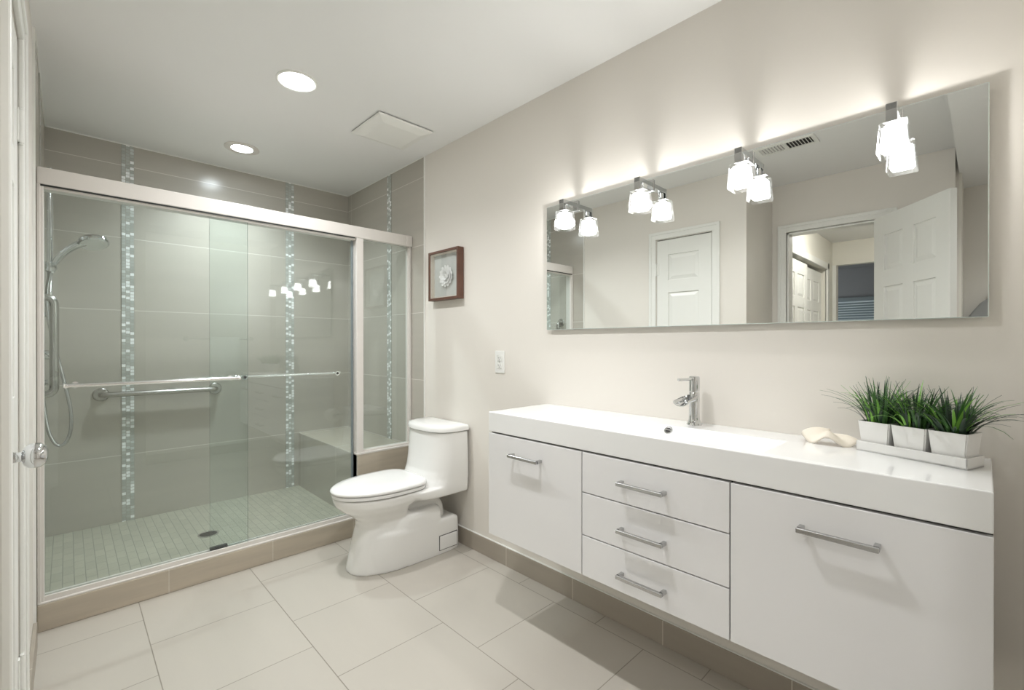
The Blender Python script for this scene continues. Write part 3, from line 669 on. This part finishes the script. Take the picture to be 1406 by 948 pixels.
for k in range(3):
    cpos = Mt @ Vector((-0.0785+0.0785*k, 0.0, 0.0062))
    t = thing('potted_grass', names[k], 'plant', tuple(cpos), 'potted grasses in the white tray')
    Mp = Matrix.Translation(cpos) @ Mt.to_3x3().to_4x4()
    q = bm_new()
    def sq(h, z): return [(-h, -h, z), (h, -h, z), (h, h, z), (-h, h, z)]
    loft(q, [sq(0.0310, 0), sq(0.0378, 0.076), sq(0.0345, 0.076), sq(0.0330, 0.060)], cap=True)
    bmesh.ops.bevel(q, geom=[e for e in q.edges if abs(e.verts[0].co.z-e.verts[1].co.z) > 0.03], offset=0.003, segments=2, affect='EDGES')
    b = bm_new(); merge(b, q, Mp); obj('pot', b, potm, t)
    q = bm_new(); box(q, -0.0335, 0.0335, -0.0335, 0.0335, 0.0585, 0.067); b = bm_new(); merge(b, q, Mp); obj('soil', b, soil, t)
    b = bm_new(); rnd = random.Random(20+k)
    for i in range(140):
        az = rnd.uniform(0, 2*PI); rad = 0.029*math.sqrt(rnd.random())
        ba = cpos + Vector((rad*math.cos(az), rad*math.sin(az), 0.062))
        az2 = az + rnd.uniform(-0.7, 0.7); lean = rnd.betavariate(1.5, 1.8)*1.45+0.06; L = rnd.uniform(0.075, 0.142)*(1+0.25*(lean > 0.95))
        wd = rnd.uniform(0.0016, 0.0040); mi = rnd.choices((0, 1, 2), (5, 4, 2.2))[0]
        dirh = Vector((math.cos(az2), math.sin(az2), 0)); side = Vector((-dirh.y, dirh.x, 0)); p = ba.copy(); th = lean*0.45; pts = []
        for j in range(7):
            f = j/6; ww = wd*(1-f**2.2)+0.00025
            pts.append((p-side*ww, p+side*ww, p))
            p = p + (dirh*math.sin(th)+Vector((0, 0, math.cos(th))))*(L/6); th += lean*0.19
            if p.x > -0.006: p.x = -0.006
        nor = (dirh*math.cos(lean)-Vector((0, 0, math.sin(lean))))*0.0006
        rr = [[a, c, a*0.5+c*0.5+nor] for a, c, _ in pts]
        loft(b, rr, mi=mi)
    fo = obj('grass_blades', b, [g1, g2, g3], t, True); fo['kind'] = 'stuff'

# ------------------------------------------------------------------ mirror and sconces
MY0, MY1, MZ0, MZ1 = -0.0097, 1.4897, 1.2634, 1.863
mr = thing('wall_mirror', 'wide frameless mirror on the wall above the vanity', 'mirror', (-0.01, 0.74, MZ0))
b = bm_new(); box(b, -0.020, -0.0145, MY0, MY1, MZ0, MZ1, 0.0022, 1); o = obj('mirror_pane', b, [silver, medge], mr)
for p in o.data.polygons: p.material_index = 0 if p.normal.x < -0.9 else 1
b = bm_new(); box(b, -0.0146, -0.0005, MY0+0.05, MY1-0.05, MZ0+0.05, MZ1-0.05); obj('backing', b, gap_grey, mr)
def build_sconce(y, label):
    t = thing('sconce', label, 'wall lamp', (0.0, y, 1.84), 'sconces along the top of the mirror')
    zt = 1.838
    b = bm_new(); box(b, -0.0270, -0.0200, y-0.014, y+0.014, 1.806, 1.853, 0.0015, 1); obj('wall_plate', b, chrome, t)
    b = bm_new(); box(b, -0.128, -0.0205, y-0.012, y+0.012, zt-0.018, zt, 0.001, 1); box(b, -0.128, -0.120, y-0.0125, y+0.0125, zt-0.050, zt+0.0005, 0.001, 1); obj('arm', b, chrome, t)
    b = bm_new(); lathe(b, [(0, 0.03), (0.009, 0.03), (0.011, 0.02), (0.011, 0), (0, 0)], (-0.102, y, zt-0.048), seg=24); obj('socket', b, chrome, t, True)
    cx = -0.108
    y -= 0.004
    def sq(h, z): return [(cx-h, y-h, z), (cx+h, y-h, z), (cx+h, y+h, z), (cx-h, y+h, z)]
    q = bm_new(); loft(q, [sq(0.0345, 1.704), sq(0.0345, 1.708), sq(0.0295, 1.785), sq(0.0285, 1.787)]); bmesh.ops.bevel(q, geom=q.edges[:], offset=0.002, segments=2, affect='EDGES')
    b = bm_new(); merge(b, q); sh = obj('glass_shade', b, clearg, t, True)
    q = bm_new(); loft(q, [sq(0.0285, 1.7135), sq(0.0240, 1.780)]); bmesh.ops.bevel(q, geom=q.edges[:], offset=0.005, segments=3, affect='EDGES')
    b = bm_new(); merge(b, q); obj('frosted_core', b, core_e, sh, True)
    ld = bpy.data.lights.new('bulb', 'POINT'); ld.energy = BULB_W; ld.color = (1.0, 0.985, 0.965); ld.shadow_soft_size = 0.014
    lo = bpy.data.objects.new('bulb', ld); C.objects.link(lo); lo.parent = t; lo.location = (cx, -0.004, 1.742-1.84)
    return t
sc0 = build_sconce(1.307, 'chrome sconce with glass cube shade, farthest left over the mirror')
for y, l in ((0.931, 'chrome sconce with glass cube shade, second from the left over the mirror'), (0.560, 'chrome sconce with glass cube shade, third from the left over the mirror'), (0.172, 'chrome sconce with glass cube shade, rightmost over the mirror')):
    dup(sc0, (0.0, y, 1.84), l)

# ------------------------------------------------------------------ wall things
# shadow box with a paper flower
fy0, fy1, fz0, fz1, ft = 2.166, 2.476, 1.468, 1.776, 0.045
art = thing('shadow_box', 'square brown wooden shadow box with a white paper flower above the toilet', 'picture', (-0.02, (fy0+fy1)/2, fz0))
b = bm_new(); fw = 0.015
for (a, c, e, f) in ((fy0, fy1, fz0, fz0+fw), (fy0, fy1, fz1-fw, fz1), (fy0, fy0+fw, fz0+fw, fz1-fw), (fy1-fw, fy1, fz0+fw, fz1-fw)): box(b, -ft, -0.001, a, c, e, f, 0.001, 1)
obj('frame', b, wood, art)
b = bm_new(); li = fw+0.0005
for (a, c, e, f) in ((fy0+li, fy1-li, fz0+li, fz0+li+0.004), (fy0+li, fy1-li, fz1-li-0.004, fz1-li), (fy0+li, fy0+li+0.004, fz0+li+0.004, fz1-li-0.004), (fy1-li-0.004, fy1-li, fz0+li+0.004, fz1-li-0.004)): box(b, -0.0385, -0.0095, a, c, e, f)
obj('liner', b, liner_m, art)
b = bm_new(); box(b, -0.010, -0.004, fy0+fw-0.002, fy1-fw+0.002, fz0+fw-0.002, fz1-fw+0.002); obj('backing', b, mat_grey, art)
b = bm_new(); box(b, -0.041, -0.039, fy0+fw-0.003, fy1-fw+0.003, fz0+fw-0.003, fz1-fw+0.003); obj('glass', b, clearg, art)
b = bm_new(); fc = Vector((-0.010, 2.318, 1.617))
for (rad, n, ln, tilt, ph) in ((0.049, 13, 0.046, 0.25, 0), (0.036, 11, 0.042, 0.5, 0.3), (0.021, 7, 0.036, 0.8, 0.1), (0.008, 4, 0.024, 1.15, 0.4)):
    for i in range(n):
        a = 2*PI*i/n+ph; d = Vector((0, math.cos(a), math.sin(a))); sd = Vector((0, -math.sin(a), math.cos(a))); up = Vector((-1, 0, 0))
        out = (d*math.cos(tilt)+up*math.sin(tilt)); nn = (up*math.cos(tilt)-d*math.sin(tilt))
        q = bm_new(); bmesh.ops.create_uvsphere(q, u_segments=12, v_segments=6, radius=0.5)
        for v in q.verts:   # cupped oval petal
            x, y_, z_ = v.co; v.co = Vector((x*ln, y_*ln*0.62, z_*0.0022 + 0.020*(y_*y_+x*x)))
        c0 = fc + d*rad + up*(0.003+0.55*(0.050-rad)*0.45)
        Mq = Matrix(((out.x, sd.x, nn.x, c0.x), (out.y, sd.y, nn.y, c0.y), (out.z, sd.z, nn.z, c0.z), (0, 0, 0, 1)))
        merge(b, q, Mq)
obj('flower', b, petal_m, art, True, 60)
# outlet
t = thing('wall_outlet', 'white double wall outlet between the toilet and the mirror', 'outlet', (0, 1.845, 1.096))
b = bm_new(); box(b, -0.006, -0.0003, 1.808, 1.882, 1.036, 1.158, 0.0025); obj('cover_plate', b, plastic, t)
for z in (1.077, 1.117):
    b = bm_new(); box(b, -0.0085, -0.005, 1.828, 1.862, z-0.0155, z+0.0155, 0.004); so = obj('socket', b, plastic, t)
    b = bm_new()
    for y in (1.838, 1.852): box(b, -0.0088, -0.008, y-0.0012, y+0.0012, z-0.002, z+0.007)
    lathe(b, [(0, 0), (0.0025, 0), (0.0025, -0.0006), (0, -0.0006)], (-0.0083, 1.845, z-0.008), 'x', 12); obj('slot', b, slot, so)
b = bm_new(); lathe(b, [(0, 0), (0.003, 0), (0.0025, -0.0012), (0, -0.0014)], (-0.006, 1.845, 1.097), 'x', 14); obj('screw', b, satin, t)
# towel bar and towel on the near wall, draped grey stand-in shape in the nook
t = thing('towel_bar', 'chrome towel bar on the wall behind the camera, seen reflected in the shower glass', 'towel bar', (-0.52, YN, 1.25))
b = bm_new(); tube(b, [(-0.84, YN+0.07, 1.25), (-0.20, YN+0.07, 1.25)], 0.009, 14)
for x in (-0.825, -0.215): tube(b, [(x, YN+0.001, 1.25), (x, YN+0.07, 1.25)], 0.010, 14); lathe(b, [(0, 0.0005), (0.025, 0.0005), (0.025, 0.008), (0, 0.01)], (x, YN, 1.25), 'y', 24)
obj('bar', b, chrome, t, True)
def hanging(name, x0, x1, yb, z0b, z0f, ztop, m, label):
    b = bm_new(); N = 26; prof = []
    for k in range(9): prof.append((-0.016, z0b + (ztop-0.004-z0b)*k/8))
    for k in range(1, 6): a = PI-PI*k/6; prof.append((0.016*math.cos(a), ztop-0.004+0.016*math.sin(a)))
    for k in range(9): prof.append((0.016, ztop-0.004 - (ztop-0.004-z0f)*k/8))
    rings = []
    for (dy, z) in prof:
        ring = []
        for i in range(N):
            u = i/(N-1); wv = 0.004*math.sin(u*15+z*3)*min(1, (ztop-z)*5) if z < ztop-0.01 else 0
            ring.append((x0+(x1-x0)*u, yb+dy*(1+0.3*(ztop-z))+wv, z))
        rings.append(ring)
    loft(b, rings, cap=False, closed=False)
    o = tag(obj(name, b, m, None, True, 80), label, 'towel'); md = o.modifiers.new('solid', 'SOLIDIFY'); md.thickness = 0.006; md.offset = 0
    return o
hanging('towel', -0.62, -0.35, YN+0.07, 0.90, 0.86, 1.256, cloth_w, 'white towel hanging on the chrome bar, seen reflected in the shower glass')
t = thing('grey_draped_shape', 'added grey draped cloth in the nook for an unclear shoulder-like shape, mirror right corner', 'draped cloth', (NX, -0.06, 1.53))  # draped form and hook stand in for an unclear shoulder-like grey shape
b = bm_new(); rings = []
for k in range(24):
    f = k/23; z = 1.545-1.0*f; w_ = 0.03+0.135*min(1, (f*5)**0.65); ring = []
    for i in range(40):
        a = 2*PI*i/40; fold = 1+0.10*math.sin(a*7+f*3)*min(1, f*4)
        ring.append((NX+0.075+0.052*min(1, 0.35+f*3)*math.cos(a)*fold, -0.06+w_*math.sin(a)*fold, z-0.03*abs(math.sin(a))*(1-f)))
    rings.append(ring)
loft(b, rings); obj('draped_cloth', b, cloth_g, t, True, 80)
b = bm_new(); lathe(b, [(0, 0.0005), (0.018, 0.0005), (0.018, 0.005), (0, 0.007)], (NX, -0.06, 1.575), 'x', 20); tube(b, catmull([(NX+0.004, -0.06, 1.575), (NX+0.05, -0.06, 1.56), (NX+0.07, -0.06, 1.56), (NX+0.082, -0.06, 1.585)], 5), 0.006, 10); obj('hook', b, chrome, t, True)

# ------------------------------------------------------------------ ceiling things
def downlight(x, y, label, rt=0.088, rl=0.068, m=trim_w, le=lens_e, H=H, pw=1.0, col=(0.97, 0.985, 1.0)):
    t = thing('recessed_light', label, 'ceiling light', (x, y, H), 'recessed downlights in the ceiling')
    b = bm_new(); lathe(b, [(rl, 0.0), (rt, 0.0), (rt, -0.004), (rt-0.006, -0.007), (rl+0.004, -0.006), (rl, -0.003)], (x, y, H), seg=48); obj('trim_ring', b, m, t, True)
    b = bm_new(); lathe(b, [(0, -0.0005), (rl+0.001, -0.0005), (rl+0.001, -0.0035), (rl*0.7, -0.0055), (0, -0.007)], (x, y, H), seg=40); obj('lens', b, le, t, True)
    ld = bpy.data.lights.new('bulb', 'SPOT'); ld.energy = DOWN_W*pw; ld.color = col; ld.spot_size = math.radians(140); ld.spot_blend = 0.9; ld.shadow_soft_size = 0.035
    lo = bpy.data.objects.new('bulb', ld); C.objects.link(lo); lo.parent = t; lo.location = (0, 0, -0.012)
downlight(-0.921, 2.265, 'round recessed ceiling light over the bathroom floor in front of the shower', 0.090, 0.075)
downlight(-0.904, 3.284, 'round recessed ceiling light with wide trim inside the shower', 0.098, 0.058, alu, lens_c, pw=1.35, col=(0.90, 0.97, 1.0))
downlight(-0.915, 1.13, 'round recessed ceiling light above the floor beside the vanity', 0.090, 0.075)
downlight(-1.95, -0.55, 'added unseen fill downlight under the soffit behind the camera', 0.090, 0.065, H=2.30, pw=0.7)  # unseen downlight, put in to brighten the nook
t = thing('exhaust_fan', 'square white exhaust fan cover on the ceiling near the shower', 'exhaust fan', (-0.34, 2.405, H))
b = bm_new(); 
def sqr(x0, x1, y0, y1, z): return [(x0, y0, z), (x1, y0, z), (x1, y1, z), (x0, y1, z)]
loft(b, [sqr(-0.500, -0.182, 2.250, 2.562, H), sqr(-0.500, -0.182, 2.250, 2.562, H-0.010)]); obj('housing', b, slot, t)  # housing coloured dark as the shadow line round the cover
b = bm_new(); loft(b, [sqr(-0.510, -0.172, 2.240, 2.572, H-0.006), sqr(-0.511, -0.171, 2.239, 2.573, H-0.010), sqr(-0.506, -0.176, 2.244, 2.568, H-0.016), sqr(-0.462, -0.220, 2.288, 2.524, H-0.030), sqr(-0.455, -0.227, 2.295, 2.517, H-0.031)]); obj('cover', b, trim_w, t)
t = thing('air_vent', 'white ceiling air vent with dark louvers, seen in the mirror', 'vent', (-1.57, 0.865, H))
b = bm_new(); vx0, vx1, vy0, vy1 = -1.645, -1.495, 0.70, 1.03
for (a, c, e, f) in ((vx0, vx0+0.022, vy0, vy1), (vx1-0.022, vx1, vy0, vy1), (vx0+0.022, vx1-0.022, vy0, vy0+0.022), (vx0+0.022, vx1-0.022, vy1-0.022, vy1), (vx0+0.022, vx1-0.022, 0.859, 0.871)): box(b, a, c, e, f, H-0.008, H, 0.0015, 1)
obj('frame', b, trim_w, t)
b = bm_new(); box(b, vx0+0.01, vx1-0.01, vy0+0.01, vy1-0.01, H-0.002, H-0.0004); obj('duct', b, slot, t)
for k in range(16):
    y = vy0+0.032+k*0.0177; s = -1 if y > 0.865 else 1
    q = bm_new(); box(q, vx0+0.02, vx1-0.02, -0.006, 0.006, -0.0006, 0.0006)
    b = bm_new(); merge(b, q, Matrix.Translation((0, y, H-0.006)) @ Matrix.Rotation(s*0.75, 4, 'X')); obj('louver', b, trim_w, t)
t = thing('added_hall_light', 'added unseen ceiling light for the hall beyond the doorway', 'ceiling light', (-3.6, 0.75, H))  # lamp out of view, added to light the hall
b = bm_new(); lathe(b, [(0, 0), (0.15, 0), (0.15, -0.012), (0, -0.012)], (-3.6, 0.75, H), seg=40); obj('base', b, trim_w, t, True)
b = bm_new(); lathe(b, [(0, -0.012), (0.14, -0.012), (0.13, -0.04), (0.08, -0.065), (0, -0.075)], (-3.6, 0.75, H), seg=40); obj('diffuser', b, hall_e, t, True)
